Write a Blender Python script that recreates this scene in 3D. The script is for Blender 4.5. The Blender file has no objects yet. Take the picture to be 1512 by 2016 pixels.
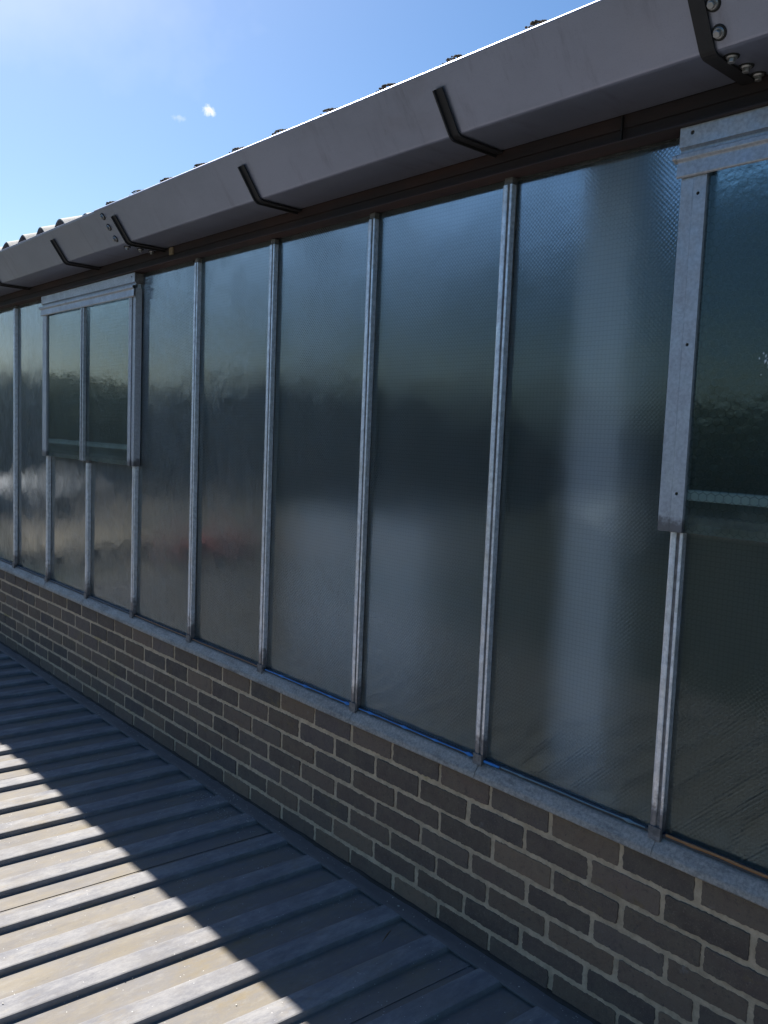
import bpy, bmesh, math, random
from mathutils import Vector, Matrix, noise
random.seed(7)
R = math.radians
sc = bpy.context.scene

# ------------------------------------------------------------------ camera
cam_d = bpy.data.cameras.new('camera')
cam = bpy.data.objects.new('camera', cam_d)
sc.collection.objects.link(cam)
sc.camera = cam
rows = ((0.66049106, 0.74977366, 0.03988756), (0.0935826, -0.02949608, -0.9951745), (-0.7449791, 0.66103664, -0.08964767))
right, down, fwd = [Vector(r) for r in rows]
mw = Matrix.Identity(4)
for i in range(3):
    mw[i][0] = right[i]; mw[i][1] = -down[i]; mw[i][2] = -fwd[i]
mw[0][3], mw[1][3], mw[2][3] = 5.97045606, -1.94564917, 0.98864746
cam.matrix_world = mw
cam_d.sensor_fit = 'VERTICAL'; cam_d.sensor_height = 36.0; cam_d.sensor_width = 27.0
cam_d.lens = 1675.26 / 2016 * 36
cam_d.clip_start = 0.02; cam_d.clip_end = 3000

# ------------------------------------------------------------------ light
SUN = Vector((-0.88, 0.127, 1.0)).normalized()
EL = math.asin(SUN.z)
AZ = math.atan2(SUN.x, SUN.y)            # clockwise from +Y
EXPO = 1.38
world = bpy.data.worlds.new('World'); sc.world = world; world.use_nodes = True
nt = world.node_tree; nt.nodes.clear()
wo = nt.nodes.new('ShaderNodeOutputWorld'); bg = nt.nodes.new('ShaderNodeBackground')
sky = nt.nodes.new('ShaderNodeTexSky'); sky.sky_type = 'NISHITA'; sky.sun_disc = False
sky.sun_elevation = EL; sky.sun_rotation = AZ
sky.altitude = 50; sky.air_density = 1.0; sky.dust_density = 0.8; sky.ozone_density = 2.6
bg.inputs['Strength'].default_value = 0.054
def wn(t, **k):
    n = nt.nodes.new(t)
    for a, v in k.items(): setattr(n, a, v)
    return n
tc = wn('ShaderNodeTexCoord')
def puff(direction, size, seed, gain):
    d = wn('ShaderNodeVectorMath', operation='SUBTRACT'); nt.links.new(tc.outputs['Generated'], d.inputs[0]); d.inputs[1].default_value = direction
    nz = wn('ShaderNodeTexNoise'); nz.inputs['Scale'].default_value = 0.9 / size; nz.inputs['Detail'].default_value = 6; nz.inputs['Roughness'].default_value = .65
    mp = wn('ShaderNodeVectorMath', operation='ADD'); nt.links.new(tc.outputs['Generated'], mp.inputs[0]); mp.inputs[1].default_value = (seed, seed * .7, 0)
    nt.links.new(mp.outputs[0], nz.inputs['Vector'])
    sq = wn('ShaderNodeVectorMath', operation='MULTIPLY'); nt.links.new(d.outputs[0], sq.inputs[0]); sq.inputs[1].default_value = (1 / size, 1 / size, 2.0 / size)
    ln = wn('ShaderNodeVectorMath', operation='LENGTH'); nt.links.new(sq.outputs[0], ln.inputs[0])
    a = wn('ShaderNodeMath', operation='MULTIPLY_ADD'); nt.links.new(nz.outputs[0], a.inputs[0]); a.inputs[1].default_value = 2.6; a.inputs[2].default_value = -0.95
    b = wn('ShaderNodeMath', operation='SUBTRACT'); nt.links.new(a.outputs[0], b.inputs[0]); nt.links.new(ln.outputs['Value'], b.inputs[1])
    c = wn('ShaderNodeMath', operation='MULTIPLY', use_clamp=True); nt.links.new(b.outputs[0], c.inputs[0]); c.inputs[1].default_value = gain
    return c
p1 = puff((-0.8217, 0.4647, 0.330), 0.024, 3.1, 2.6)
p2 = puff((-0.8395, 0.4380, 0.3215), 0.022, 5.7, .9)
p3 = puff((-0.876, 0.249, 0.412), 0.50, 2.2, .34)
ad = wn('ShaderNodeMath', operation='ADD', use_clamp=True); nt.links.new(p1.outputs[0], ad.inputs[0]); nt.links.new(p2.outputs[0], ad.inputs[1])
ad2 = wn('ShaderNodeMath', operation='ADD', use_clamp=True); nt.links.new(ad.outputs[0], ad2.inputs[0]); nt.links.new(p3.outputs[0], ad2.inputs[1]); ad = ad2
mxw = wn('ShaderNodeMix', data_type='RGBA'); nt.links.new(ad.outputs[0], mxw.inputs[0])
hs = wn('ShaderNodeHueSaturation'); hs.inputs['Saturation'].default_value = 1.28; nt.links.new(sky.outputs[0], hs.inputs['Color'])
nt.links.new(hs.outputs[0], mxw.inputs[6]); mxw.inputs[7].default_value = (8.0, 8.3, 8.6, 1)
nt.links.new(mxw.outputs[2], bg.inputs['Color']); nt.links.new(bg.outputs[0], wo.inputs['Surface'])

sd = bpy.data.lights.new('sun', 'SUN'); sd.energy = 5.0; sd.angle = R(0.53); sd.color = (1.0, 0.955, 0.88)
so = bpy.data.objects.new('sun', sd); sc.collection.objects.link(so)
so.rotation_euler = SUN.to_track_quat('Z', 'Y').to_euler(); so.location = (-8, 2, 12)

sc.view_settings.view_transform = 'Standard'; sc.view_settings.look = 'None'
sc.view_settings.gamma = 1; sc.view_settings.exposure = EXPO
sc.cycles.max_bounces = 10; sc.cycles.transmission_bounces = 8; sc.cycles.glossy_bounces = 5
sc.cycles.transparent_max_bounces = 12; sc.cycles.diffuse_bounces = 4
sc.cycles.sample_clamp_indirect = 4.0; sc.cycles.blur_glossy = 0.5

# ------------------------------------------------------------------ helpers
def col(h):                                     # linear colour tuple
    return (*h, 1.0)
class Mat:
    def __init__(s, name, rough=.5, metal=0., spec=.5):
        s.m = bpy.data.materials.new(name); s.m.use_nodes = True
        s.t = s.m.node_tree; s.p = s.t.nodes['Principled BSDF']
        s.p.inputs['Roughness'].default_value = rough; s.p.inputs['Metallic'].default_value = metal
        s.p.inputs['Specular IOR Level'].default_value = spec
        s.tc = s.n('ShaderNodeTexCoord')
    def n(s, t, **k):
        x = s.t.nodes.new(t)
        for a, v in k.items(): setattr(x, a, v)
        return x
    def l(s, a, b): s.t.links.new(a, b)
    def noise(s, scale, detail=5, rough=.6, stretch=(1, 1, 1), vec=None, off=0):
        mp = s.n('ShaderNodeMapping'); mp.inputs['Scale'].default_value = stretch; mp.inputs['Location'].default_value = (off, off * .37, off * .71)
        s.l(vec or s.tc.outputs['Object'], mp.inputs[0])
        x = s.n('ShaderNodeTexNoise'); x.inputs['Scale'].default_value = scale; x.inputs['Detail'].default_value = detail; x.inputs['Roughness'].default_value = rough
        s.l(mp.outputs[0], x.inputs['Vector']); return x.outputs[0]
    def ramp(s, f, lo, hi, a=0., b=1.):
        x = s.n('ShaderNodeMapRange'); x.interpolation_type = 'SMOOTHSTEP'
        x.inputs[1].default_value = lo; x.inputs[2].default_value = hi; x.inputs[3].default_value = a; x.inputs[4].default_value = b
        s.l(f, x.inputs[0]); return x.outputs[0]
    def mix(s, f, a, b, mode='MIX'):
        x = s.n('ShaderNodeMix', data_type='RGBA', blend_type=mode)
        for v, k in ((f, 0), (a, 6), (b, 7)):
            if isinstance(v, (int, float)): x.inputs[k].default_value = v
            elif isinstance(v, tuple): x.inputs[k].default_value = col(v) if len(v) == 3 else v
            else: s.l(v, x.inputs[k])
        return x.outputs[2]
    def math(s, op, a, b=0., clamp=False):
        x = s.n('ShaderNodeMath', operation=op, use_clamp=clamp)
        for v, k in ((a, 0), (b, 1)):
            if isinstance(v, (int, float)): x.inputs[k].default_value = v
            else: s.l(v, x.inputs[k])
        return x.outputs[0]
    def bump(s, h, strength, dist, normal=None):
        x = s.n('ShaderNodeBump'); x.inputs['Strength'].default_value = strength; x.inputs['Distance'].default_value = dist
        s.l(h, x.inputs['Height'])
        if normal: s.l(normal, x.inputs['Normal'])
        s.l(x.outputs[0], s.p.inputs['Normal']); return x.outputs[0]
    def base(s, c):
        if isinstance(c, tuple): s.p.inputs['Base Color'].default_value = col(c)
        else: s.l(c, s.p.inputs['Base Color'])
        return s

def new_obj(name, bm, mat, parent=None, smooth=False, origin=None):
    me = bpy.data.meshes.new(name)
    bmesh.ops.recalc_face_normals(bm, faces=bm.faces)
    off = origin if origin is not None else (parent_world(parent) if parent else Vector((0, 0, 0)))
    bmesh.ops.translate(bm, verts=bm.verts, vec=-Vector(off))
    bm.to_mesh(me); bm.free()
    if isinstance(mat, (list, tuple)):
        for m in mat: me.materials.append(m.m)
    else: me.materials.append(mat.m)
    if smooth:
        for p in me.polygons: p.use_smooth = True
    o = bpy.data.objects.new(name, me); sc.collection.objects.link(o)
    if parent: o.parent = parent
    else: o.location = off
    return o
def parent_world(o):
    v = Vector((0, 0, 0))
    while o is not None:
        v += o.location; o = o.parent
    return v
def tag(o, label=None, cat=None, group=None, kind=None):
    if label: o['label'] = label
    if cat: o['category'] = cat
    if group: o['group'] = group
    if kind: o['kind'] = kind
    return o
def thing(name, label, cat, loc, group=None):
    o = bpy.data.objects.new(name, None); sc.collection.objects.link(o); o.location = loc
    o.empty_display_size = .1
    return tag(o, label, cat, group)
def box(bm, x0, x1, y0, y1, z0, z1, bev=0., seg=1):
    r = bmesh.ops.create_cube(bm, size=1)
    vs = r['verts']
    for v in vs:
        v.co = Vector(((x0 + x1) / 2 + v.co.x * (x1 - x0), (y0 + y1) / 2 + v.co.y * (y1 - y0), (z0 + z1) / 2 + v.co.z * (z1 - z0)))
    if bev:
        es = {e for v in vs for e in v.link_edges}
        bmesh.ops.bevel(bm, geom=list(es), offset=bev, segments=seg, profile=.5, affect='EDGES')
    return bm
def extrude_x(bm, poly, x0, x1, n=1, jit=0.):
    """closed polygon of (y, z) extruded along X; jit bends it very slightly"""
    rings = []
    for k in range(n + 1):
        x = x0 + (x1 - x0) * k / n
        dy = jit * noise.noise(Vector((x * .8, 3.1, 0))); dz = jit * noise.noise(Vector((x * .9, 9.1, 0)))
        rings.append([bm.verts.new((x, y + dy, z + dz)) for y, z in poly])
    m = len(poly)
    for a, b in zip(rings, rings[1:]):
        for i in range(m): bm.faces.new((a[i], a[(i + 1) % m], b[(i + 1) % m], b[i]))
    bm.faces.new(rings[0]); bm.faces.new(list(reversed(rings[-1])))
def extrude_z(bm, poly, z0, z1):
    a = [bm.verts.new((x, y, z0)) for x, y in poly]; b = [bm.verts.new((x, y, z1)) for x, y in poly]
    m = len(poly)
    for i in range(m): bm.faces.new((a[i], a[(i + 1) % m], b[(i + 1) % m], b[i]))
    bm.faces.new(list(reversed(a))); bm.faces.new(b)
def thick(path, t):
    """thicken an open 2-D polyline into a closed polygon (offset to the left by t)"""
    out = []
    P = [Vector(p) for p in path]
    for i, p in enumerate(P):
        ds = []
        if i > 0: ds.append((p - P[i - 1]).normalized())
        if i < len(P) - 1: ds.append((P[i + 1] - p).normalized())
        ns = [Vector((-d.y, d.x)) for d in ds]
        nn = sum(ns, Vector((0, 0))).normalized()
        k = 1 / max(.3, nn.dot(ns[0]))
        out.append(p + nn * t * k)
    return [tuple(p) for p in P] + [tuple(p) for p in reversed(out)]
def offset(path, t):
    q = thick(path, t); n = len(path)
    return list(reversed(q[n:]))
def round_path(path, r, seg=3):
    """round the interior corners of a 2-D polyline"""
    P = [Vector(p) for p in path]; out = [tuple(P[0])]
    for i in range(1, len(P) - 1):
        a, b, c = P[i - 1], P[i], P[i + 1]
        d1 = (a - b).normalized(); d2 = (c - b).normalized()
        rr = min(r, (a - b).length * .4, (c - b).length * .4)
        s, e = b + d1 * rr, b + d2 * rr
        for k in range(seg + 1):
            t = k / seg
            out.append(tuple(s * (1 - t) ** 2 + b * 2 * t * (1 - t) + e * t * t))
    out.append(tuple(P[-1])); return out
def hexbolt(name, pos, normal, mat_h, mat_w, parent, r=.0085, rw=.013):
    """hex head on a round washer on a dark rubber washer"""
    q = Vector(normal).normalized().to_track_quat('Z', 'Y').to_matrix().to_4x4(); q.translation = Vector(pos)
    bm = bmesh.new()
    bmesh.ops.create_cone(bm, cap_ends=True, segments=6, radius1=r, radius2=r * .96, depth=.009, matrix=q @ Matrix.Translation((0, 0, .0105)) @ Matrix.Rotation(random.random() * 2, 4, 'Z'))
    es = [e for e in bm.edges]
    bmesh.ops.bevel(bm, geom=es, offset=.0009, segments=1, affect='EDGES')
    bmesh.ops.create_cone(bm, cap_ends=True, segments=20, radius1=rw * .95, radius2=rw * .8, depth=.003, matrix=q @ Matrix.Translation((0, 0, .0050)))
    b = new_obj(name, bm, mat_h, parent)
    bm = bmesh.new()
    bmesh.ops.create_cone(bm, cap_ends=True, segments=24, radius1=rw * 1.3, radius2=rw * 1.22, depth=.0035, matrix=q @ Matrix.Translation((0, 0, .00175)))
    w = bpy.data.meshes.new('washer'); bmesh.ops.translate(bm, verts=bm.verts, vec=-parent_world(b)); bm.to_mesh(w); bm.free(); w.materials.append(mat_w.m)
    wo_ = bpy.data.objects.new('washer', w); sc.collection.objects.link(wo_); wo_.parent = b
    return b

# ------------------------------------------------------------------ materials
def galvanised(name, a, b, rough=.42, metal=.75, scale=60, dirt=.25, stretch=(1, 1, .45), foot=None):
    m = Mat(name, rough, metal)
    f = m.ramp(m.noise(scale, 4, .7), .3, .7)
    c = m.mix(f, a, b)
    d = m.ramp(m.noise(9 if stretch[0] == 1 else 26, 6, .75, stretch, off=4), .48, .76)
    c = m.mix(m.math('MULTIPLY', d, dirt), c, (.07, .062, .06))
    if foot:                    # rust and dirt gathered at the lower end
        spz = m.n('ShaderNodeSeparateXYZ'); m.l(m.tc.outputs['Object'], spz.inputs[0])
        e = m.math('ADD', spz.outputs[2], m.math('MULTIPLY', m.math('SUBTRACT', m.noise(45, 5, .7), .5), foot * 1.6))
        c = m.mix(m.ramp(e, foot * .35, foot, .75, 0), c, (.06, .045, .042))
    m.base(c)
    m.l(m.ramp(m.noise(25, 4, .6), .25, .75, rough - .1, rough + .16), m.p.inputs['Roughness'])
    m.bump(m.noise(scale * 2.4, 4, .7), .18, .0006)
    return m
M = {}
M['galv'] = galvanised('galvanised steel', (.337, .346, .374), (.515, .524, .562))
M['sash'] = galvanised('galvanised sash', (.338, .347, .379), (.468, .476, .516), rough=.5, metal=.55, scale=110, dirt=.22)
M['rail'] = galvanised('galvanised side rail', (.339, .347, .378), (.467, .475, .515), rough=.5, metal=.55, scale=110, dirt=.2, foot=.045)
M['barm'] = galvanised('galvanised bar', (.521, .534, .579), (.773, .788, .850), dirt=.14, foot=.12)
M['core'] = galvanised('weathered bar core', (.10, .095, .095), (.2, .19, .19), rough=.6, metal=.4, dirt=.6)

m = Mat('gutter grey', .40, .65)
c = m.mix(m.ramp(m.noise(2.3, 6, .65, (.6, 1, 1)), .3, .72), (.235, .251, .330), (.290, .306, .406))
c = m.mix(m.math('MULTIPLY', m.ramp(m.noise(5, 5, .7, (.5, 1, 1), off=8), .58, .8), .35), c, (.188, .173, .197))
c = m.mix(m.math('MULTIPLY', m.ramp(m.noise(11, 7, .75, (1, .18, .18), off=31), .52, .72), .38), c, (.108, .098, .114))
c = m.mix(m.math('MULTIPLY', m.ramp(m.noise(1.3, 4, .6, (1, 1, 1), off=41), .5, .75), .35), c, (.305, .288, .330))
c = m.mix(m.math('MULTIPLY', m.ramp(m.noise(420, 2, .5), .55, .75), .25), c, (.124, .130, .175))
m.base(c); m.bump(m.noise(160, 4, .7), .12, .0008); M['gutter'] = m

m = Mat('rusty eaves steel', .72, .15)
c = m.mix(m.ramp(m.noise(7, 7, .7, (.25, 1, 1)), .35, .7), (.025, .019, .023), (.054, .026, .023))
c = m.mix(m.math('MULTIPLY', m.ramp(m.noise(40, 5, .7, (.3, 1, 1), off=2), .6, .8), .6), c, (.087, .048, .035))
m.base(c); m.bump(m.noise(70, 5, .7, (.3, 1, 1)), .4, .002); M['fascia'] = m

m = Mat('black bracket steel', .6, .3)
m.base(m.mix(m.noise(60), (.013, .013, .016), (.030, .027, .030))); m.bump(m.noise(200), .2, .0006); M['strap'] = m
m = Mat('rubber washer', .7); m.base((.007, .007, .008)); M['rubber'] = m
m = Mat('bolt zinc', .38, .7); m.base(m.mix(m.noise(180), (.228, .228, .240), (.360, .354, .360))); M['bolt'] = m

# brick: colour varies by brick (random per island), stains by place
m = Mat('dark stock brick', .88)
g = m.n('ShaderNodeNewGeometry')
rp = m.n('ShaderNodeValToRGB'); m.l(g.outputs['Random Per Island'], rp.inputs[0])
er = rp.color_ramp; er.elements[0].color = col((.101, .069, .054)); er.elements[0].position = 0
er.elements[1].color = col((.146, .092, .059)); er.elements[1].position = 1
for ps, cc in ((.2, (.131, .088, .064)), (.4, (.107, .079, .065)), (.55, (.161, .108, .073)), (.7, (.122, .079, .054)), (.85, (.113, .084, .077))):
    e = er.elements.new(ps); e.color = col(cc)
wn_ = m.n('ShaderNodeTexWhiteNoise'); wn_.noise_dimensions = '1D'; m.l(g.outputs['Random Per Island'], wn_.inputs['W'])
var = m.mix(1.0, rp.outputs[0], m.mix(wn_.outputs['Value'], (.60, .62, .68), (1.32, 1.26, 1.18)), 'MULTIPLY')
c = m.mix(m.math('MULTIPLY', m.ramp(m.noise(14, 7, .75), .3, .75), .6), var, (.156, .119, .078))
c = m.mix(m.math('MULTIPLY', m.ramp(m.noise(46, 6, .75, off=5), .48, .75), .55), c, (.050, .038, .032))
c = m.mix(m.math('MULTIPLY', m.ramp(m.noise(240, 3, .6, off=1), .56, .7), .4), c, (.238, .182, .130))
c = m.mix(m.math('MULTIPLY', m.ramp(m.noise(3.1, 5, .7, (1, 1, 1.6), off=11), .60, .74), .40), c, (.251, .165, .039))
c = m.mix(m.math('MULTIPLY', m.ramp(m.noise(17, 8, .8, (1, 1, 1), off=51), .60, .70), .38), c, (.26, .24, .215))
c = m.mix(m.math('MULTIPLY', m.ramp(m.noise(80, 6, .8, off=61), .58, .66), .6), c, (.035, .032, .034))
m.base(c); m.bump(m.noise(120, 7, .75), .55, .003, m.bump(m.noise(28, 5, .65), .7, .007)); M['brick'] = m

m = Mat('lime mortar', .95)
c = m.mix(m.ramp(m.noise(30, 7, .7), .3, .7), (.378, .281, .184), (.571, .426, .283))
c = m.mix(m.math('MULTIPLY', m.ramp(m.noise(6, 5, .7, off=3), .5, .75), .5), c, (.257, .192, .121))
c = m.mix(m.math('MULTIPLY', m.ramp(m.noise(2.6, 5, .7, (1, 1, 1.6), off=11), .60, .72), .6), c, (.300, .216, .048))
m.base(c); m.bump(m.noise(150, 8, .8), .8, .004); M['mortar'] = m

# lower roof sheets: bluish white crowns, tan dust lying in the pans
def deck_mat():
    m = Mat('weathered coated roof steel', .62, .0, .08)
    sp = m.n('ShaderNodeSeparateXYZ'); m.l(m.tc.outputs['Object'], sp.inputs[0])
    at = m.n('ShaderNodeAttribute'); at.attribute_name = 'pan'
    s = (1, .35, 1)
    crown = m.mix(m.ramp(m.noise(22, 9, .8, s), .34, .66), (.145, .146, .162), (.250, .245, .246))
    crown = m.mix(m.math('MULTIPLY', m.ramp(m.noise(7, 8, .8, s, off=6), .50, .70), .6), crown, (.211, .177, .125))
    crown = m.mix(m.math('MULTIPLY', m.ramp(m.noise(55, 7, .8, (1, .2, 1), off=16), .54, .72), .5), crown, (.115, .112, .121))
    pan = m.mix(m.ramp(m.noise(9, 9, .8, s, off=2), .34, .66), (.188, .165, .131), (.152, .147, .151))
    pan = m.mix(m.math('MULTIPLY', m.ramp(m.noise(34, 8, .8, s, off=9), .5, .70), .55), pan, (.240, .231, .221))
    pan = m.mix(m.math('MULTIPLY', m.ramp(m.noise(4, 7, .8, s, off=14), .54, .72), .6), pan, (.192, .144, .068))
    pan = m.mix(m.math('MULTIPLY', m.ramp(m.noise(60, 7, .8, s, off=19), .56, .70), .5), pan, (.096, .091, .090))
    f = m.math('ADD', at.outputs['Fac'], m.math('MULTIPLY', m.math('SUBTRACT', m.noise(13, 6, .7, s, off=21), .5), 1.5), clamp=True)
    c = m.mix(m.ramp(f, .25, .75), crown, pan)
    c = m.mix(m.math('MULTIPLY', m.ramp(m.noise(3.2, 8, .78, off=37), .45, .68), .55), c, (.15, .14, .135))
    c = m.mix(m.math('MULTIPLY', m.ramp(m.noise(90, 5, .8, off=30), .62, .72), .45), c, (.10, .09, .08))
    # tiny glints painted as pale flecks in the colour
    vo = m.n('ShaderNodeTexVoronoi'); vo.inputs['Scale'].default_value = 95; m.l(m.tc.outputs['Object'], vo.inputs['Vector'])
    dot = m.ramp(vo.outputs['Distance'], .10, .17, 1, 0)
    sel = m.ramp(m.math('MULTIPLY', m.noise(5, 3, .5, off=17), vo.outputs['Color']), .40, .46)
    fl = m.math('MULTIPLY', dot, sel)
    c = m.mix(fl, c, (.55, .54, .52))
    m.base(c)
    m.l(m.ramp(m.noise(12, 6, .7, s, off=4), .3, .7, .5, .75), m.p.inputs['Roughness'])
    m.bump(m.noise(180, 6, .75), .35, .0015, m.bump(m.noise(9, 4, .6, s), .35, .006))
    return m
M['deck'] = deck_mat()
m = Mat('lead apron', .6, .25)
c = m.mix(m.ramp(m.noise(14, 7, .7, (.5, 1, 1)), .3, .7), (.108, .106, .108), (.156, .147, .145))
c = m.mix(m.math('MULTIPLY', m.ramp(m.noise(50, 6, .8, off=3), .58, .74), .6), c, (.043, .039, .033))
m.base(c); m.bump(m.noise(60, 6, .7), .4, .002); M['apron'] = m
m = Mat('bitumen bed', .9); m.base(m.mix(m.noise(50), (.016, .014, .011), (.035, .030, .025))); m.bump(m.noise(90, 6, .7), .7, .004); M['bitumen'] = m

m = Mat('cement roof sheet', .85)
c = m.mix(m.ramp(m.noise(9, 7, .75), .3, .7), (.252, .246, .234), (.372, .366, .348))
c = m.mix(m.math('MULTIPLY', m.ramp(m.noise(30, 6, .8, off=3), .5, .72), .6), c, (.102, .078, .054))
m.base(c); m.bump(m.noise(90, 6, .75), .5, .003); M['sheet'] = m
m = Mat('dry moss', .95); m.base(m.mix(m.noise(120, 5), (.054, .033, .021), (.156, .126, .084))); M['moss'] = m

# wired cast glass
def glass(name, pitch, hexwire=False, rough=.010, bump=1., tint=(.82, .86, .89), dusty=1.):
    m = Mat(name, rough, 0)
    m.p.inputs['Transmission Weight'].default_value = 1; m.p.inputs['IOR'].default_value = 1.52; m.p.inputs['Specular Tint'].default_value = (.84, 1, .98, 1)
    sp = m.n('ShaderNodeSeparateXYZ'); m.l(m.tc.outputs['Object'], sp.inputs[0])
    def wave(o):
        return m.math('SINE', m.math('MULTIPLY', o, 2 * math.pi / pitch))
    wx, wz = wave(sp.outputs[0]), wave(sp.outputs[2])
    grid = m.math('MULTIPLY', wx, wz)
    gs = m.ramp(m.noise(3, 3, .5, off=9), .3, .7, .4, 1.6)     # casting depth varies over the sheet
    h = m.math('ADD', m.math('MULTIPLY', m.math('MULTIPLY', grid, gs), .000050), m.math('MULTIPLY', m.noise(170, 2, .5), .000010))
    wire = m.math('MAXIMUM', m.ramp(wx, .955, .995), m.ramp(wz, .955, .995))
    if hexwire:
        def cell(off):
            ax = m.math('SUBTRACT', m.math('FLOORED_MODULO', m.math('ADD', m.math('DIVIDE', sp.outputs[0], pitch), off), 1.0), .5)
            az = m.math('SUBTRACT', m.math('FLOORED_MODULO', m.math('ADD', m.math('DIVIDE', sp.outputs[2], pitch), off * 1.7320508), 1.7320508), .8660254)
            ax, az = m.math('ABSOLUTE', ax), m.math('ABSOLUTE', az)
            return m.math('MAXIMUM', m.math('ADD', m.math('MULTIPLY', ax, .5), m.math('MULTIPLY', az, .8660254)), ax)
        hd = m.math('MINIMUM', cell(0.), cell(.5))
        wire = m.ramp(hd, .462, .49)
        h = m.math('ADD', m.math('MULTIPLY', m.noise(48, 3, .55), .00026), m.math('MULTIPLY', wx, .00001))
    big = m.noise(7, 3, .5, off=3)
    h = m.math('ADD', h, m.math('MULTIPLY', big, .0011))
    m.bump(h, 1, bump)
    c = m.mix(m.math('MULTIPLY', wire, .75 if hexwire else .30), tint, (.10, .11, .12))
    m.base(c)
    # dust film: a thin share of the surface scatters daylight
    df = m.n('ShaderNodeBsdfDiffuse'); df.inputs['Color'].default_value = (.24, .32, .33, 1)
    mx = m.n('ShaderNodeMixShader')
    dust = m.ramp(m.noise(5, 6, .7, (1, 1, .6), off=6), .3, .8, .012 * dusty, .042 * dusty)
    low = m.math('MULTIPLY', m.ramp(sp.outputs[2], .10, .035, 0, .10), m.ramp(m.noise(9, 5, .6), .3, .7))          # film thickens towards the foot of the pane
    m.l(m.math('ADD', dust, low), mx.inputs[0]); m.l(m.p.outputs[0], mx.inputs[1]); m.l(df.outputs[0], mx.inputs[2])
    out = [n for n in m.t.nodes if n.type == 'OUTPUT_MATERIAL'][0]
    m.l(mx.outputs[0], out.inputs['Surface'])
    return m
M['glass'] = glass('georgian wired cast glass', .0125)
M['glassback'] = glass('georgian wired cast glass, figured side', .0125, rough=.34, bump=5., tint=(.82, .86, .89), dusty=.2)
M['ventglass'] = glass('hexagon wired cast glass', .021, True, rough=.075, bump=1., tint=(.55, .64, .62))
M['ventback'] = glass('hexagon wired cast glass, figured side', .021, True, rough=.25, bump=3., tint=(.62, .74, .72), dusty=.2)
def two_sided(o, y):
    for p in o.data.polygons:
        if p.normal.y > .5: p.material_index = 1
m = Mat('blue film', .45); m.base((.02, .16, .46)); M['blue'] = m
m = Mat('amber sealant', .6); m.base(m.mix(m.noise(60), (.20, .085, .03), (.32, .15, .05))); M['amber'] = m
m = Mat('dark glazing bed', .6); m.base(m.mix(m.noise(60, 4), (.020, .026, .036), (.05, .058, .07))); M['bed'] = m
m = Mat('setting tape', .5); m.base((.10, .17, .22)); M['tape'] = m

def plain(name, a, b, rough=.8, sc_=12, metal=0.):
    m = Mat(name, rough, metal); m.base(m.mix(m.ramp(m.noise(sc_, 6, .7), .3, .7), a, b)); m.bump(m.noise(sc_ * 8, 4, .6), .2, .002); return m
M['pale'] = plain('pale painted steel', (.62, .64, .66), (.74, .76, .78), .6)
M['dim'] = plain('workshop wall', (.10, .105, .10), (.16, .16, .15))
M['floor'] = plain('workshop floor', (.07, .07, .075), (.11, .11, .105))
M['grass'] = plain('rough grass', (.018, .024, .012), (.035, .040, .022), .95, .5)
M['leaf'] = plain('leaf', (.031, .061, .024), (.068, .105, .041), .8, 3)
M['bark'] = plain('bark', (.05, .04, .03), (.09, .07, .05), .9, 20)
M['twig'] = plain('dry twig', (.14, .085, .04), (.24, .15, .07), .8, 60)
M['red'] = plain('faded red paint', (.24, .055, .035), (.30, .08, .05), .4, 2)
M['wood'] = plain('weathered softwood', (.22, .16, .10), (.34, .26, .17), .8, 30)

# ------------------------------------------------------------------ brick wall
X0, X1 = -7.0, 6.5
wall = thing('brick_wall', 'low wall of dark grey-brown bricks with pale mortar under the glazing', 'brick wall', (0, 0, -.59))
bm = bmesh.new()
nx, nz = 900, 44
zs = [-.66 + (.61) * k / nz for k in range(nz + 1)]
grid = []
for i in range(nx + 1):
    x = X0 + (X1 - X0) * i / nx
    grid.append([bm.verts.new((x, -.0095 + .0016 * noise.noise(Vector((x * 30, z * 30, 1))), z)) for z in zs])
for i in range(nx):
    for k in range(nz): bm.faces.new((grid[i][k], grid[i + 1][k], grid[i + 1][k + 1], grid[i][k + 1]))
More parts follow.
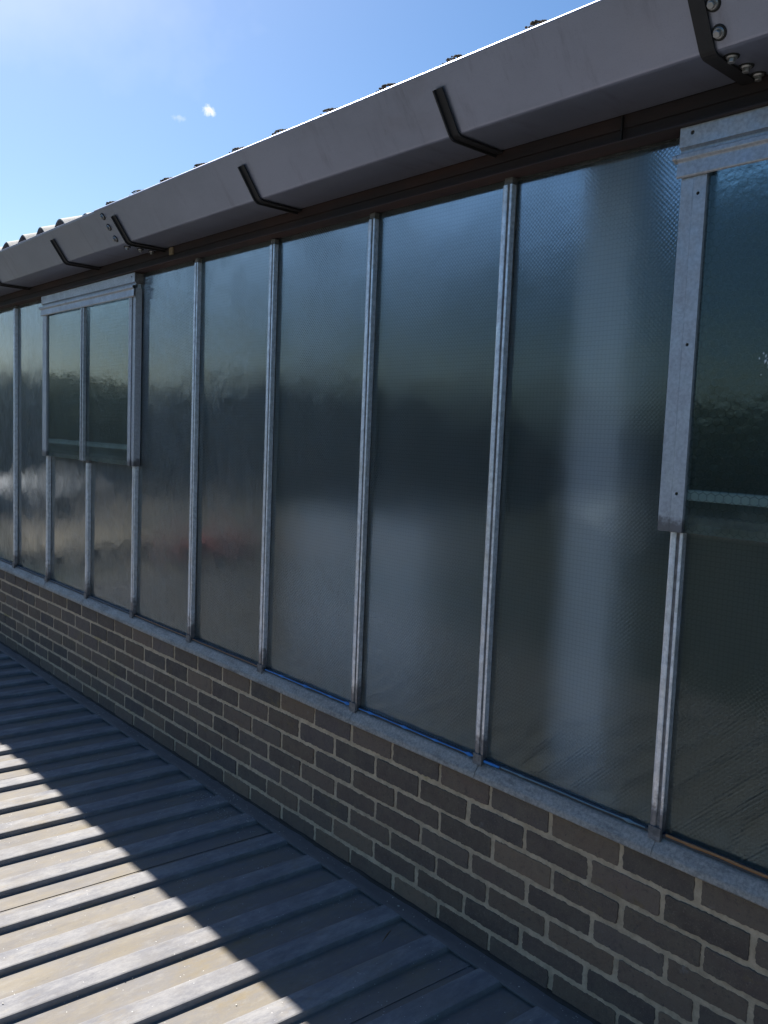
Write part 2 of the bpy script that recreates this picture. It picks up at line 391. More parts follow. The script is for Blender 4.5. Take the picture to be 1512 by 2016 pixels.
# closed block behind the face
b0 = [bm.verts.new((x, .10, z)) for x in (X0, X1) for z in (zs[0], zs[-1])]
bm.faces.new(b0[:2] + [b0[3], b0[2]])
new_obj('mortar_bed', bm, M['mortar'], wall, smooth=True)
bm = bmesh.new()
zj = [-.055, -.134, -.2155, -.294, -.369, -.443, -.518, -.612]          # bed joints, measured
phase = [4.336, 4.245, 4.352, 4.262, 4.345, 4.25, 4.36]
PB = .2255
for c_ in range(7):
    zt, zb = zj[c_], zj[c_ + 1]
    k0 = int((X0 - phase[c_]) / PB) - 1; k1 = int((X1 - phase[c_]) / PB) + 1
    edges = {k: phase[c_] + k * PB + random.uniform(-.006, .006) for k in range(k0, k1 + 1)}
    for k in range(k0, k1):
        xa, xb = edges[k], edges[k + 1]
        if xb < X0 + .02 or xa > X1 - .02: continue
        jt = random.uniform(.0060, .0095)
        ja, jb = random.uniform(.0045, .0100), random.uniform(.0045, .0100)
        jb_ = random.uniform(.0060, .0090)
        x_a, x_b, z_b, z_t = xa + ja, xb - jb, zb + jb_, zt - (jt if c_ else .0)
        near = xb > 1.2
        # wobbly rounded outline
        def outline(inset):
            pts = []
            nh, nv = (36, 12) if near else (10, 4)
            r = .0045 + inset * .2
            a0, a1, c0, c1 = x_a + inset, x_b - inset, z_b + inset, z_t - inset
            for t in range(nh): pts.append((a0 + (a1 - a0) * t / nh, c0))
            for t in range(nv): pts.append((a1, c0 + (c1 - c0) * t / nv))
            for t in range(nh): pts.append((a1 - (a1 - a0) * t / nh, c1))
            for t in range(nv): pts.append((a0, c1 - (c1 - c0) * t / nv))
            out = []
            for x, z in pts:
                dx = min(x - a0, a1 - x); dz = min(z - c0, c1 - z)
                if dx < r and dz < r:                     # pull corners in
                    cx_ = a0 + r if x - a0 < r else a1 - r; cz_ = c0 + r if z - c0 < r else c1 - r
                    v = Vector((x - cx_, z - cz_))
                    if v.length > r: v = v.normalized() * r
                    x, z = cx_ + v.x, cz_ + v.y
                q = Vector((x * 55, z * 55, c_ * 3.3)); q2 = Vector((x * 140, z * 140, 7))
                x += .0028 * noise.noise(q) + .0026 * noise.noise(q2)
                z += .0026 * noise.noise(q + Vector((9, 9, 9))) + .0030 * noise.noise(q2 + Vector((5, 0, 0)))
                out.append((x, z))
            return out
        proud = random.uniform(-.0015, .0012); tilt = random.uniform(-.004, .004)
        rings = []
        for inset, y in ((0, -.004), (.0002, -.0112), (.0016, -.0125)):
            rings.append([bm.verts.new((x, y + proud + tilt * (x - xa) , z)) for x, z in outline(inset)])
        n_ = len(rings[0])
        for a, b in zip(rings, rings[1:]):
            for i in range(n_): bm.faces.new((a[i], a[(i + 1) % n_], b[(i + 1) % n_], b[i]))
        bm.faces.new(rings[-1])
new_obj('brickwork', bm, M['brick'], wall)
# irregular fillet of sealant where the roof apron meets the wall
bm = bmesh.new()
prev = None
for i in range(1101):
    x = X0 + (X1 - X0) * i / 1100
    w = .017 + .008 * noise.noise(Vector((x * 9, 0, 0))) + .004 * noise.noise(Vector((x * 40, 3, 0)))
    h = .010 + .006 * noise.noise(Vector((x * 14, 5, 0)))
    cur = [bm.verts.new(c) for c in ((x, -.008, -.588 + h), (x, -.014 - w * .5, -.590 + h * .55), (x, -.012 - w, -.5925), (x, -.008, -.600))]
    if prev:
        for a in range(4): bm.faces.new((prev[a], prev[(a + 1) % 4], cur[(a + 1) % 4], cur[a]))
    prev = cur
new_obj('sealant_fillet', bm, M['bitumen'], wall, smooth=True)

# ------------------------------------------------------------------ lower roof (what one stands on)
roof = thing('lower_roof', 'ribbed pale metal roof deck below the brick wall, half in sun', 'metal roof', (2.2, -1.5, -.62))
PIT = .2172; RF = 2.179            # rib far edges
ZT, ZP = -.592, -.611
SKEW = .06
def deck_profile(xa, xb):
    """x, z, pan-ness along X"""
    pts = []
    k = int(math.floor((xa - RF) / PIT)) - 1
    while RF + k * PIT < xb + PIT:
        f = RF + k * PIT
        for dx, z, pn in ((-.012, ZP, .9), (-.001, ZT - .001, .1), (.004, ZT, 0), (.040, ZT + .0012, 0), (.076, ZT, 0), (.080, ZT - .0015, .1), (.0825, ZP + .001, .6), (.085, ZP, .8), (.105, ZP, 1), (.140, ZP + .0007, 1), (.175, ZP, 1), (.192, ZP, .9)):
            pts.append((f + dx, z, pn))
        k += 1
    return [p for p in pts if xa - 1e-6 <= p[0] <= xb + 1e-6]
seams = [RF + .080 + .07 + PIT * (5 * k - 1) for k in range(-4, 5)]
YB = [-.070, -.09, -.12, -.18, -.25, -.33, -.42, -.52, -.62, -.75, -.9, -1.1, -1.3, -1.6, -2.0, -2.5, -3.15]
for a, b in zip(seams, seams[1:]):
    prof = deck_profile(a, b + .028)
    bm = bmesh.new(); lay = bm.verts.layers.float.new('pan')
    rows_ = []
    L = len(prof)
    for y in YB:
        row = []
        for x, z, pn in prof:
            over = .0022 * min(1., max(0., (x - b) / .001)) if x > b else 0   # overlap lies on the next sheet
            wob = .0016 * noise.noise(Vector((x * 2.1, y * 1.3, 4)))
            v = bm.verts.new((x + SKEW * (y + .62), y, z + wob + (0.0024 if x > b else 0))); v[lay] = pn; row.append(v)
        rows_.append(row)
    for r0, r1 in zip(rows_, rows_[1:]):
        for i in range(L - 1): bm.faces.new((r0[i], r0[i + 1], r1[i + 1], r1[i]))
    # edge return so the lap has thickness
    for r0, r1 in zip(rows_, rows_[1:]):
        p, q = r0[-1], r1[-1]
        p2 = bm.verts.new(p.co + Vector((0, 0, -.0022))); q2 = bm.verts.new(q.co + Vector((0, 0, -.0022))); p2[lay] = q2[lay] = 1
        bm.faces.new((p, q, q2, p2))
    new_obj('roof_sheet', bm, M['deck'], roof)
# closure strip under the apron edge + apron flashing
bm = bmesh.new()
extrude_x(bm, [(-.082, ZT + .002), (-.0825, ZT - .004), (-.072, ZT - .004), (-.010, ZT - .002), (-.010, ZT + .006), (-.070, ZT + .004)], -1.9, 6.5, 300, .003)
new_obj('apron_flashing', bm, M['apron'], roof)
bm = bmesh.new(); box(bm, -1.9, 6.5, -.0700, -.066, -.66, ZT - .006)
new_obj('closure_strip', bm, M['apron'], roof)
bm = bmesh.new(); box(bm, -1.9, 8.9, -3.15, .0, -.80, -.660); new_obj('roof_slab', bm, M['dim'], roof)
bm = bmesh.new(); box(bm, -1.9, 8.9, -3.35, -3.152, -5.0, -.64, .01); new_obj('parapet', bm, M['dim'], roof)

# debris
def stick(name, pts, r, mat, label, cat, group=None):
    bm = bmesh.new(); prev = None
    for i, p in enumerate(pts):
        t = i / (len(pts) - 1); rr = r * (1 - .55 * t)
        d = (Vector(pts[min(i + 1, len(pts) - 1)]) - Vector(pts[max(i - 1, 0)])).normalized()
        s = d.cross(Vector((0, 0, 1))).normalized(); u = s.cross(d)
        ring = [bm.verts.new(Vector(p) + s * rr * math.cos(a) + u * rr * math.sin(a)) for a in [k * math.pi / 3 for k in range(6)]]
        if prev:
            for a in range(6): bm.faces.new((prev[a], prev[(a + 1) % 6], ring[(a + 1) % 6], ring[a]))
        else: bm.faces.new(ring)
        prev = ring
    bm.faces.new(prev)
    o = new_obj(name, bm, mat, origin=Vector(pts[0])); return tag(o, label, cat, group)
stick('twig', [(4.115, -.285, -.6175), (4.105, -.255, -.616), (4.088, -.215, -.612), (4.066, -.170, -.609), (4.052, -.140, -.611)], .0026, M['twig'],
      'thin dry brown twig lying in the shaded part of the metal roof', 'twig')
def leaf(name, c, s, mat, label, cat, rot=0):
    bm = bmesh.new()
    for j in range(3):
        v = []
        for k in range(6):
            a = k * math.pi / 3 + j; rr = s * (1 if k % 2 else .45) * random.uniform(.7, 1.1)
            v.append(bm.verts.new(Vector(c) + Vector((math.cos(a + rot) * rr, math.sin(a + rot) * rr * .6, random.uniform(0, s * .35) + j * s * .1))))
        bm.faces.new(v)
    return tag(new_obj(name, bm, mat, origin=Vector(c)), label, cat)
leaf('dead_leaf', (3.560, -.858, -.6185), .011, M['twig'], 'small curled dead leaf lying on the sunlit part of the metal roof', 'leaf')

bm = bmesh.new(); rg = random.Random(11)
for k in range(520):
    if k < 200: x, y = rg.gauss(2.98, .16), -abs(rg.gauss(.14, .06)); 
    elif k < 400: x, y = rg.uniform(0, 5.2), -.034 - abs(rg.gauss(0, .020))
    else: x, y = rg.uniform(1, 5), rg.uniform(-1.6, -.1)
    u = (x - SKEW * (y + .62) - RF) % PIT
    z = (ZT if (u < .08 or y > -.084) else ZP) + .003 + (.003 if y > -.084 else 0)
    sz = rg.uniform(.0007, .0022) * (1.5 if k % 17 == 0 else 1)
    bmesh.ops.create_icosphere(bm, subdivisions=1, radius=sz, matrix=Matrix.Translation((x, y, z)) @ Matrix.Rotation(rg.random() * 3, 4, 'Z') @ Matrix.Diagonal((1.6, 1, .6, 1)))
M['grit'] = Mat('pale grit', .6); M['grit'].base(M['grit'].mix(M['grit'].noise(40, 2), (.20, .17, .13), (.62, .60, .56)))
tag(new_obj('roof_grit', bm, M['grit'], origin=Vector((2.5, -.3, ZP))), 'pale grit scattered on the shaded edge of the metal roof', 'grit', kind='stuff')

# ------------------------------------------------------------------ glazing
BAY = .61
glaz = thing('window_wall', 'long wall of wired glass panes between slim galvanised glazing bars', 'glazing', (2.2, 0, 0))
ZH = 1.768
def pane(i, z0, z1, label=None):
    bm = bmesh.new(); x0 = i * BAY + .010; x1 = (i + 1) * BAY - .010
    box(bm, x0, x1, .012, .018, z0, z1, .0008)
    o = new_obj('window_pane', bm, (M['glass'], M['glassback']), glaz); two_sided(o, 0)
    rr = random.Random(i * 7 + 3); ta, tb = rr.uniform(-.0035, .0035), rr.uniform(-.0045, .0045)
    cx_ = (x0 + x1) / 2 - 2.2; cz_ = (z0 + z1) / 2
    for vv in o.data.vertices:          # no two sheets sit in quite the same plane
        vv.co.y += ta * (vv.co.z - cz_) + tb * (vv.co.x - cx_)
    if label: o['label'] = label
    return o
VENT1 = (1, 2); VENT2 = (8, 9)
for i in range(-9, 10):
    if i in VENT1 + VENT2: pane(i, .004, .800, 'short fixed pane below an opening vent')
    else: pane(i, .004, ZH)
def bar(x, z0, z1, stub=True):
    """hollow glazing bar: broad left lip, dark groove, thin right lip"""
    bm = bmesh.new()
    extrude_z(bm, [(x - .017, .010), (x - .018, -.004), (x - .0155, -.0085), (x - .011, -.0100), (x - .0015, -.0100), (x + .0005, -.0080), (x + .0005, .004), (x + .0095, .004), (x + .0095, -.0085), (x + .0115, -.0100), (x + .0165, -.0100), (x + .018, -.0085), (x + .018, .010)], z0, z1)
    o = new_obj('glazing_bar', bm, M['barm'], glaz)
    bm = bmesh.new(); box(bm, x - .015, x + .015, -.006, .040, z0 - .012, z1 + .022, .001)
    new_obj('bar_core', bm, M['core'], o)
    if z0 < .1:
        bm = bmesh.new()
        extrude_x(bm, [(-.014, .020), (-.0145, -.004), (-.016, -.012), (-.010, -.014), (-.004, -.007), (-.004, .020)], x - .0165, x + .0175)
        new_obj('bar_foot', bm, M['core'], o)
    return o
for i in range(-9, 11):
    x = i * BAY + .002
    if i in (2, 9): bar(x + .010 if i == 2 else x, .012, .765)
    else: bar(x, .012, 1.728 + random.uniform(-.006, .006))
# head strip behind the top of the bars
bm = bmesh.new(); box(bm, -5.5, 6.2, .020, .050, 1.742, 1.80, .001); new_obj('head_angle', bm, M['core'], glaz)
# sill flashing
def sill_poly(d=0):
    pth = round_path([(.024, -.0045), (.001, -.005), (-.008, -.011), (-.027, -.036), (-.031, -.052), (-.027, -.055)], .006)
    return thick(pth, .0018)
sg = galvanised('sill zinc', (.201, .180, .160), (.356, .315, .274), rough=.55, metal=.25, scale=120, dirt=.8, stretch=(.25, 1, 1))
cuts = [-7] + [i * BAY + .012 for i in range(-10, 10, 1)] + [6.4]
bm = bmesh.new(); extrude_x(bm, sill_poly(), -6.5, 6.4, 160, .0025)
sill = new_obj('sill_flashing', bm, sg, glaz)
for i in range(-8, 10):      # soldered laps at every bar
    bm = bmesh.new(); x = i * BAY
    pl = offset(round_path([(.010, -.005), (.001, -.005), (-.008, -.011), (-.027, -.036), (-.031, -.051)], .006), -.0012)
    extrude_x(bm, thick(pl, .0016), x - .004 - random.uniform(0, .004), x + .006, 1)
    new_obj('sill_lap', bm, sg, sill)
bm = bmesh.new(); extrude_x(bm, [(.0115, -.004), (-.0005, -.0042), (-.0025, .002), (.0, .0055), (.0115, .0065)], -6.4, 6.3, 200, .0012)
new_obj('glazing_bed', bm, M['bed'], glaz)
# sealant and film along the foot of some panes
def strip(name, x0, x1, mat, r, z, lumps, label, y=-.0035):
    bm = bmesh.new(); prev = None; n = 90
    for k in range(n + 1):
        x = x0 + (x1 - x0) * k / n
        rr = r * (1 + .35 * noise.noise(Vector((x * 30, 2, 0))))
        for lx, ls in lumps: rr += ls * math.exp(-((x - lx) / .012) ** 2)
        zz = z + .0022 * noise.noise(Vector((x * 8, 8, 0)))
        ring = [bm.verts.new((x, y + rr * math.cos(a) * .8, zz + rr * math.sin(a))) for a in [j * math.pi / 3 for j in range(6)]]
        if prev:
            for a in range(6): bm.faces.new((prev[a], prev[(a + 1) % 6], ring[(a + 1) % 6], ring[a]))
        else: bm.faces.new(ring)
        prev = ring
    bm.faces.new(prev)
    o = new_obj(name, bm, mat, glaz); o['label'] = label; return o
strip('sealant_strip', 5 * BAY + .03, 6 * BAY - .02, M['blue'], .0020, .0040, [(3.20, .003), (3.36, .004), (3.52, .003), (3.62, .005)], 'blue strip with small lumps at the foot of a pane')
strip('sealant_strip', 6 * BAY + .03, 7 * BAY - .02, M['blue'], .0017, .0040, [(3.75, .004), (3.93, .004), (4.08, .003), (4.23, .005)], 'thin blue strip at the foot of a pane')
strip('sealant_strip', 7 * BAY + .025, 7 * BAY + .085, M['blue'], .0042, .0030, [], 'short bright blue scrap at the foot of a pane', y=-.006)
strip('sealant_strip', 7 * BAY + .09, 8 * BAY - .03, M['tape'], .0020, .0040, [(4.44, .002), (4.80, .004)], 'dull blue strip at the foot of a pane')
strip('sealant_strip', 8 * BAY + .03, 9 * BAY - .02, M['amber'], .0040, .0070, [], 'amber sealant strip at the foot of a pane')
for i in (3, 4): strip('sealant_strip', i * BAY + .03, (i + 1) * BAY - .02, M['amber'], .0015, .0045, [], 'thin amber sealant line at the foot of a pane')

# ------------------------------------------------------------------ opening vents
def plate(bm, x0, x1, z0, z1, y0, y1, holes, r=.0042):
    """solid plate with round holes right through (front face y0)"""
    hs = sorted(holes, key=lambda h: h[1])
    vertical = (z1 - z0) > (x1 - x0)
    N = 12
    def quad(a, b, c, d): 
        bm.faces.new([bm.verts.new(q) for q in (a, b, c, d)])
    # split into cells: each hole gets a square cell, the rest are plain quads
    for (y, flip) in ((y0, 0), (y1, 1)):
        if vertical:
            cells = []; z = z0
            hs = sorted(holes, key=lambda h: h[1])
            for hx, hz in hs:
                cells.append((x0, x1, z, hz - .015)); cells.append((x0, x1, hz - .015, hz + .015, hx, hz)); z = hz + .015
            cells.append((x0, x1, z, z1))
        else:
            cells = []; x = x0
            hs = sorted(holes, key=lambda h: h[0])
            for hx, hz in hs:
                cells.append((x, hx - .015, z0, z1)); cells.append((hx - .015, hx + .015, z0, z1, hx, hz)); x = hx + .015
            cells.append((x, x1, z0, z1))
        for c in cells:
            a, b, lo, hi = c[:4]
            if len(c) == 4: quad((a, y, lo), (b, y, lo), (b, y, hi), (a, y, hi)); continue
            hx, hz = c[4:]
            outer = []; inner = []
            for k in range(N):
                an = 2 * math.pi * (k + .5) / N
                dx, dz = math.cos(an), math.sin(an)
                t = min(((b - hx) if dx > 0 else (a - hx)) / dx if abs(dx) > 1e-6 else 9, ((hi - hz) if dz > 0 else (lo - hz)) / dz if abs(dz) > 1e-6 else 9)
                outer.append(bm.verts.new((hx + dx * t, y, hz + dz * t))); inner.append(bm.verts.new((hx + dx * r, y, hz + dz * r)))
            for k in range(N):
                bm.faces.new((outer[k], outer[(k + 1) % N], inner[(k + 1) % N], inner[k]))
                # corner fill
                p, q = outer[k].co, outer[(k + 1) % N].co
                if abs(p.x - q.x) > 1e-6 and abs(p.z - q.z) > 1e-6:
                    cxn = b if max(p.x, q.x) > hx and abs(max(p.x, q.x) - b) < 1e-5 else a
                    czn = hi if abs(max(p.z, q.z) - hi) < 1e-5 else lo
                    cv = bm.verts.new((cxn, y, czn)); bm.faces.new((outer[k], cv, outer[(k + 1) % N]))
    for hx, hz in holes:      # bore walls
        r0 = [bm.verts.new((hx + r * math.cos(2 * math.pi * (k + .5) / N), y0, hz + r * math.sin(2 * math.pi * (k + .5) / N))) for k in range(N)]
        r1 = [bm.verts.new((v.co.x, y1, v.co.z)) for v in r0]
        for k in range(N): bm.faces.new((r0[k], r0[(k + 1) % N], r1[(k + 1) % N], r1[k]))
    quad((x0, y0, z0), (x0, y1, z0), (x0, y1, z1), (x0, y0, z1)); quad((x1, y0, z0), (x1, y1, z0), (x1, y1, z1), (x1, y0, z1))
    quad((x0, y0, z0), (x1, y0, z0), (x1, y1, z0), (x0, y1, z0)); quad((x0, y0, z1), (x1, y0, z1), (x1, y1, z1), (x0, y1, z1))
def vent(label, xl, xr, bars, zb=.780, zt=1.7490):
    """xl, xr: outer edges of the sash"""
    v = thing('opening_window', label, 'window', ((xl + xr) / 2, -.02, zb), 'opening windows in the glazed wall')
    yf = -.030; W = .066
    zr = 1.655
    for side in (0, 1):
        a, b = (xl, xl + W) if side == 0 else (xr - W, xr)
        bm = bmesh.new()
        half = a + W * .48
        # two flanges either side of a pressed crease, the inner one carrying the screw holes
        hx = b - .020 if side == 0 else a + .020
        hz = [zb + .095, zb + .455, zb + .810]
        if side == 0:
            plate(bm, a, half, zb, zr + .02, yf, yf + .002, [])
            plate(bm, half + .0012, b, zb, zr + .02, yf - .0015, yf + .002, [(hx, z) for z in hz])
        else:
            plate(bm, half + .001, b, zb, zr + .02, yf + .0035, yf + .006, [])
            plate(bm, a, half, zb, zr + .02, yf - .0015, yf + .002, [(hx, z) for z in hz])
        extrude_z(bm, [(a, yf + .0021), (a, .008), (a + .003, .008), (a + .003, yf + .0021)], zb, zr + .02)
        extrude_z(bm, [(b - .003, yf + .0021 + (.004 if side else 0)), (b - .003, .008 if side else -.005), (b, .008 if side else -.005), (b, yf + .0021 + (.004 if side else 0))], zb, zr + .02)
        r = new_obj('side_rail', bm, M['rail'], v)
        bm = bmesh.new(); box(bm, a + .006, b - .006, -.006, .006, zb + .004, zr, .0)
        new_obj('rail_core', bm, M['core'], r)
    # head flashing: holed top flange, groove, roll, lower flange
    bm = bmesh.new()
    plate(bm, xl - .008, xr + .006, 1.703, zt, -.036, -.033, [(xl + .024, 1.733), (xr - .028, 1.731)], r=.0052)
    extrude_x(bm, thick(round_path([(-.0335, 1.7035), (-.027, 1.698), (-.027, 1.690), (-.046, 1.685), (-.047, 1.673), (-.038, 1.668), (-.041, 1.634), (-.036, 1.631)], .002, 2), .0018), xl - .008, xr + .004)
    h = new_obj('head_flashing', bm, M['sash'], v)
    bm = bmesh.new(); extrude_x(bm, thick(round_path([(-.028, 1.688), (-.048, 1.684), (-.049, 1.674), (-.030, 1.668)], .003, 2), .0018), xl - .018, xl - .0085)
    new_obj('roll_end', bm, M['sash'], h)
    bm = bmesh.new(); box(bm, xl - .004, xr + .002, -.030, .03, 1.70, 1.7485, .001); new_obj('head_core', bm, M['core'], v)
    # sash glass in two lights, overhanging the bottom
    xs = [xl + W * .5] + bars + [xr - W * .5]
    for a, b in zip(xs, xs[1:]):
        bm = bmesh.new(); box(bm, a + .004, b - .004, -.0225, -.0165, zb + .001, zr + .03, .0006)
        two_sided(new_obj('sash_pane', bm, (M['ventglass'], M['ventback']), v), 0)
    for x in bars:
        bm = bmesh.new()
        extrude_z(bm, [(x - .022, -.024), (x - .022, -.040), (x - .019, -.042), (x - .011, -.042), (x - .009, -.040), (x - .009, -.030), (x + .009, -.030), (x + .009, -.040), (x + .011, -.042), (x + .019, -.042), (x + .022, -.040), (x + .022, -.024)], zb - .001, zr - .028)
        g_ = new_obj('glazing_bar', bm, M['galv'], v)
        bm = bmesh.new(); box(bm, x - .010, x + .010, -.034, -.026, zb - .006, zr - .004, .0005); new_obj('bar_core', bm, M['core'], g_)
    # pale bottom rail seen through the wired glass
    bm = bmesh.new(); box(bm, xl + W * .6, xr - W * .6, -.013, .010, zb + .080, zb + .106, .002)
    new_obj('bottom_rail', bm, M['pale'], v)
    bm = bmesh.new(); box(bm, xl + W * .6, xr - W * .6, .020, .034, zb - .010, zb + .04, .002)
    new_obj('cill_rail', bm, M['core'], v)
    return v
v1 = vent('small opening window of two tall lights, left end of the glazed wall', .588, 1.868, [1.226])
v2 = vent('large opening window cut off by the right edge of the photo, spattered glass', 4.842, 6.13, [5.49])
# spatter on the right sash
bm = bmesh.new()
for k in range(26):
    a = random.uniform(0, 6.28); d = abs(random.gauss(0, .012)); s = random.uniform(.0008, .0026)
    bmesh.ops.create_icosphere(bm, subdivisions=1, radius=s, matrix=Matrix.Translation((5.085 + d * math.cos(a), -.0228, 1.190 + d * 1.2 * math.sin(a))) @ Matrix.Diagonal((1, .25, random.uniform(1, 3), 1)))
o = new_obj('dried_spatter', bm, M['pale'], v2)

# ------------------------------------------------------------------ eaves beam and gutter
beam = thing('eaves_beam', 'dark rust-brown steel beam running under the gutter above the glass', 'beam', (2.2, 0, 1.76))
bm = bmesh.new()
extrude_x(bm, [(-.010, 1.752), (-.010, 1.795), (-.014, 1.797), (-.014, 1.8290), (-.0125, 1.8290), (-.0125, 1.975), (.10, 1.975), (.10, 1.80), (.03, 1.80), (.03, 1.752)], -7, 6.5, 200, .003)
new_obj('beam_face', bm, M['fascia'], beam)
bm = bmesh.new(); extrude_x(bm, [(-.050, 1.7515), (-.050, 1.7550), (-.0105, 1.7560), (.02, 1.7560), (.02, 1.7515)], -7, 6.5, 200, .003)
new_obj('drip_angle', bm, M['fascia'], beam)
for x in (2.205, 4.655): 
    bm = bmesh.new(); box(bm, x, x + (.036 if x < 3 else .004), -.022, -.0135, 1.792 if x < 3 else 1.765, 1.826, .001)
    new_obj('beam_cleat', bm, M['wood'] if x < 3 else M['strap'], beam)

gut = thing('box_gutter', 'long grey metal gutter with sloping front along the eaves', 'gutter', (2.2, -.2, 1.83))
G0 = [(-.016, 1.990), (-.016, 1.832), (-.195, 1.832), (-.2935, 1.974), (-.2918, 1.9765), (-.2895, 1.974), (-.2885, 1.968)]
def trough(xa, xb, off):
    pth = round_path(G0, .006, 3)
    pth = offset(pth, off) if off else pth        # outward = below/left of the path
    bm = bmesh.new(); n = max(4, int((xb - xa) / .12))
    extrude_x(bm, thick(pth, -.0022), xa, xb, n, .0022)
    return new_obj('gutter_length', bm, M['gutter'], gut)
g1 = trough(-7.0, 2.10, 0.); g2 = trough(1.992, 5.06, .0032); g3 = trough(4.975, 6.6, .0064)
fn = Vector((0, -.143, -.1)).normalized()
for x, off, own in ((2.052, .0032, g2), (5.016, .0064, g3)):
    for y, z in ((-.275, 1.946), (-.245, 1.9035), (-.2125, 1.857)):
        hexbolt('bolt', Vector((x, y, z)) + fn * off, fn, M['bolt'], M['rubber'], own)
    for y in (-.158, -.092, -.034):
        hexbolt('bolt', Vector((x, y, 1.832 - off)), (0, 0, -1), M['bolt'], M['rubber'], own)
bx_ = [-2.6, -1.65, -.70, .334, 1.404, 2.161, 3.244, 4.240, 4.986]
for k, x in enumerate(bx_):
    off = .0035 + (0 if x < 2 else .0034 if x < 4.9 else .0066)
    top = .74 if x < 4.9 else .98
    ty, tz = -.195 - .0985 * top, 1.832 + .141 * top
    path = offset(round_path([(-.0165, 1.832), (-.195, 1.832), (ty, tz)], .010, 4), off)
    w = .030 if x < 4.9 else .034
    bm = bmesh.new(); extrude_x(bm, thick(path, .0045), x - w / 2, x + w / 2)
    # stiffening leg: the bracket is an angle
    path2 = offset(round_path([(-.0165, 1.832), (-.195, 1.832), (ty, tz)], .010, 4), off + .0045)
    if x < 4.9: extrude_x(bm, thick(path2, .007), x - w / 2, x - w / 2 + .005)
    new_obj('gutter_bracket', bm, M['strap'], gut)
# scratch dents on the near gutter front
bm = bmesh.new()
for t in range(7):
    q = Vector((5.075 + t * .0035, -.248 + t * .0016, 1.908 - t * .0023)) + fn * .0088
    bmesh.ops.create_icosphere(bm, subdivisions=1, radius=.0013, matrix=Matrix.Translation(q) @ Matrix.Diagonal((1.8, .4, .8, 1)))
new_obj('scratch', bm, M['bolt'], g3)

# ------------------------------------------------------------------ upper roof
up = thing('corrugated_roof', 'weathered corrugated roof whose crests show above the gutter', 'roof', (0, -.2, 2.0))
PC = .288
def crest(x):      # 0..1, rounded bumps with flatter valleys
    c = .5 + .5 * math.cos((x - .454) / PC * 2 * math.pi)
    return c ** 1.25
sl = math.tan(R(19))
for a, b, lift, nm in ((-5.9, -2.95, .012, 0), (-2.95, .02, .014, 0), (.02, 1.50, .018, 0), (1.47, 3.22, -.003, 1), (3.20, 6.4, -.006, 1)):
    bm = bmesh.new(); n = int((b - a) / .012)
    rings = []
    y0 = -.205 if nm == 0 else -.185
    for yy in (y0, y0 + .003, y0 + .4, 1.6, 4.2):
        top = []; bot = []
        for i in range(n + 1):
            x = a + (b - a) * i / n
            z = 1.988 + lift + .060 * crest(x) + (yy + .2) * sl + .002 * noise.noise(Vector((x * 5, yy * 3, 0)))
            yj = yy + (.006 * noise.noise(Vector((x * 12, 0, 0))) if yy < 0 else 0)
            top.append(bm.verts.new((x, yj, z))); bot.append(bm.verts.new((x, yj, z - .0065)))
        rings.append((top, bot))
    for (t0, b0_), (t1, b1_) in zip(rings, rings[1:]):
        for i in range(n):
            bm.faces.new((t0[i], t0[i + 1], t1[i + 1], t1[i])); bm.faces.new((b0_[i], b1_[i], b1_[i + 1], b0_[i + 1]))
    for i in range(n): bm.faces.new((rings[0][0][i], rings[0][1][i], rings[0][1][i + 1], rings[0][0][i + 1]))
    new_obj('roof_sheet', bm, M['sheet'], up, smooth=False)
# moss on the crests of the nearer sheets
bm = bmesh.new()
for k in range(5, 16):
    x = .454 + PC * k
    for j in range(60):
        dx = random.gauss(0, .022); y = -.19 + abs(random.gauss(0, .022)); z = 1.988 + .060 * crest(x + dx) + (y + .2) * sl
        s = random.uniform(.002, .0055)
        bmesh.ops.create_icosphere(bm, subdivisions=1, radius=s, matrix=Matrix.Translation((x + dx, y, z + s * .3)) @ Matrix.Diagonal((1, 1, .7, 1)))
tag(new_obj('roof_moss', bm, M['moss'], up), None, None, kind='stuff')

# ------------------------------------------------------------------ inside, dimly seen through the glass
def tagged(name, bm, mat, label, cat, kind=None, origin=None):
    return tag(new_obj(name, bm, mat, origin=origin), label, cat, None, kind)
room = thing('workshop_interior', 'dim workshop room behind the wired glass', 'room', (0, 4, -3))
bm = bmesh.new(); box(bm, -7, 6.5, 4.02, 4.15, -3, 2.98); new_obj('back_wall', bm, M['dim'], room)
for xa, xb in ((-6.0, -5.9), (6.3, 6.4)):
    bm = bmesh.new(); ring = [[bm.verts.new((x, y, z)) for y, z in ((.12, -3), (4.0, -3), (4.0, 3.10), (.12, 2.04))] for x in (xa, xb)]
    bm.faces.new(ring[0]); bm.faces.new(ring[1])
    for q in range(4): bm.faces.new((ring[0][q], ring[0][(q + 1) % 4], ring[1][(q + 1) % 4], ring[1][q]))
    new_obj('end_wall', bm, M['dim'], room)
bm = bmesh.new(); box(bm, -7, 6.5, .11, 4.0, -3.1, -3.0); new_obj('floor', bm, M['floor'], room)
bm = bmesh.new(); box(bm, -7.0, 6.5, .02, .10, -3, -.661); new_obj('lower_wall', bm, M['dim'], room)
bm = bmesh.new(); box(bm, 4.345, 4.535, .26, .40, -3, 2.02, .012, 2)
c_ = tagged('column', bm, M['pale'], 'pale square column standing close behind the wired glass', 'column', origin=Vector((4.4, .43, -3)))
cb = thing('added_cabinet', 'pale cabinet added for the bright patch in the middle panes', 'cabinet', (3.2, .58, -3))  # cabinet added to make the soft pale patch behind the glass
bm = bmesh.new(); box(bm, 2.78, 3.66, .36, .80, -3, .66, .01); new_obj('body', bm, M['pale'], cb)
for s in (0, 1):
    bm = bmesh.new(); box(bm, 2.80 + s * .43, 3.21 + s * .43, .345, .3585, -2.8, .62, .004); new_obj('door', bm, M['pale'], cb)

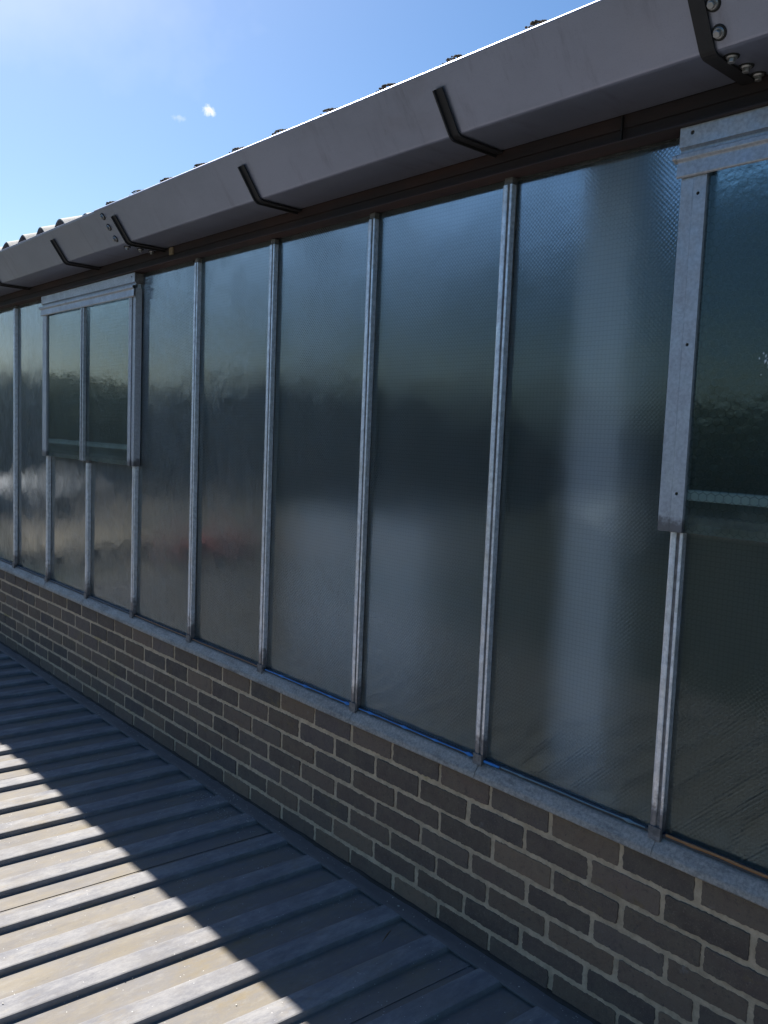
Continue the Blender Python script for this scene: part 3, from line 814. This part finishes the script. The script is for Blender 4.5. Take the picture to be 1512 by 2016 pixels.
# ------------------------------------------------------------------ surroundings (reflected in the glass)
bm = bmesh.new()
vs = [bm.verts.new(c) for c in ((-1500, -1500, -5), (1500, -1500, -5), (1500, 1500, -5), (-1500, 1500, -5))]; bm.faces.new(vs)
tagged('ground', bm, M['grass'], None, None, 'structure')
bm = bmesh.new()
rnd = random.Random(3)
for k in range(300):
    az = R(rnd.uniform(-100, 75)); d = rnd.uniform(78, 110)
    cx_, cy_ = 6 + d * math.sin(az), -2 - d * math.cos(az)
    H = 5.0 + .99 + d * math.tan(R(3.1 + .9 * noise.noise(Vector((az * 5, 1.7, 0))) + .5 * noise.noise(Vector((az * 17, 4, 0))) + rnd.uniform(-.35, .35))); rad = rnd.uniform(3.2, 6.0)
    for j in range(260):
        u = Vector((rnd.gauss(0, 1), rnd.gauss(0, 1), rnd.gauss(0, 1))).normalized() * (rnd.random() ** .4)
        p = Vector((cx_ + u.x * rad, cy_ + u.y * rad, -5 + H * .5 + u.z * H * .5 * (1 if u.z < 0 else 1)))
        s = rnd.uniform(.45, 1.1); e1 = Vector((rnd.gauss(0, 1), rnd.gauss(0, 1), rnd.gauss(0, 1))).normalized() * s; e2 = e1.cross(Vector((rnd.gauss(0, 1), rnd.gauss(0, 1), rnd.gauss(0, 1)))).normalized() * s * .7
        bm.faces.new([bm.verts.new(p + e1), bm.verts.new(p + e2), bm.verts.new(p - e1), bm.verts.new(p - e2)])
tagged('woodland', bm, M['leaf'], 'dark belt of trees far beyond the roof, reflected in the glass', 'woodland', 'stuff', origin=Vector((0, -60, -5)))

bm = bmesh.new()
bm.faces.new([bm.verts.new(c) for c in ((-70, -34, -4.99), (-24, -34, -4.99), (-24, -12, -4.99), (-70, -12, -4.99))])
M['yard'] = plain('concrete yard', (.063, .054, .043), (.086, .074, .059), .9, .8)
tagged('added_pavement', bm, M['yard'], None, None, 'structure')  # paving added so its reflection makes a pale streak in the panes
sk = thing('added_skip', 'faded red waste skip added far off in the yard below to reflect a red streak', 'skip', (-26.5, -17.5, -5))  # skip added where its reflection reads as a red streak
bm = bmesh.new()
extrude_x(bm, [(-18.4, -4.95), (-16.6, -4.95), (-16.2, -4.25), (-18.8, -4.25)], -30.0, -26.0, 1)
new_obj('body', bm, M['red'], sk)
bm = bmesh.new(); box(bm, -30.1, -25.9, -18.9, -16.1, -4.25, -4.12, .02); new_obj('rim', bm, M['red'], sk)
def shed(label, az, d, length, depth, h, roofmat):  # sheds added out of view to put glints in the glass
    a = R(az); c = Vector((5.97 + d * math.sin(a), 1.95 - d * math.cos(a), -5))
    t = thing('shed', label, 'shed', c, 'low sheds added beyond the roof')
    q = Matrix.Translation(c) @ Matrix.Rotation(-a, 4, 'Z')
    bm = bmesh.new(); box(bm, -length / 2, length / 2, -depth / 2, depth / 2, 0, h, .02); bm.transform(q); new_obj('wall', bm, M['dim'], t)
    bm = bmesh.new(); extrude_x(bm, [(-depth / 2 - .3, h + .003), (depth / 2 + .3, h + .003), (depth / 2 + .3, h + .12), (0, h + .75), (-depth / 2 - .3, h + .12)], -length / 2 - .2, length / 2 + .2, 1)
    bm.transform(q); new_obj('roof', bm, roofmat, t)
M['white'] = plain('white roof sheet', (.38, .39, .40), (.50, .51, .52), .5, 3)
M['tan'] = plain('tan roof sheet', (.228, .192, .132), (.270, .228, .162), .6, 3)
shed('long white roofed shed far off, added for a glint in the glass', -33, 58, 9, 5, 1.5, M['white'])
shed('white roofed shed far off to the left, added for a glint in the glass', -73, 60, 9, 5, 1.6, M['white'])
shed('low tan roofed shed, added for a warm streak in the glass', -69, 41, 7, 4, .45, M['tan'])
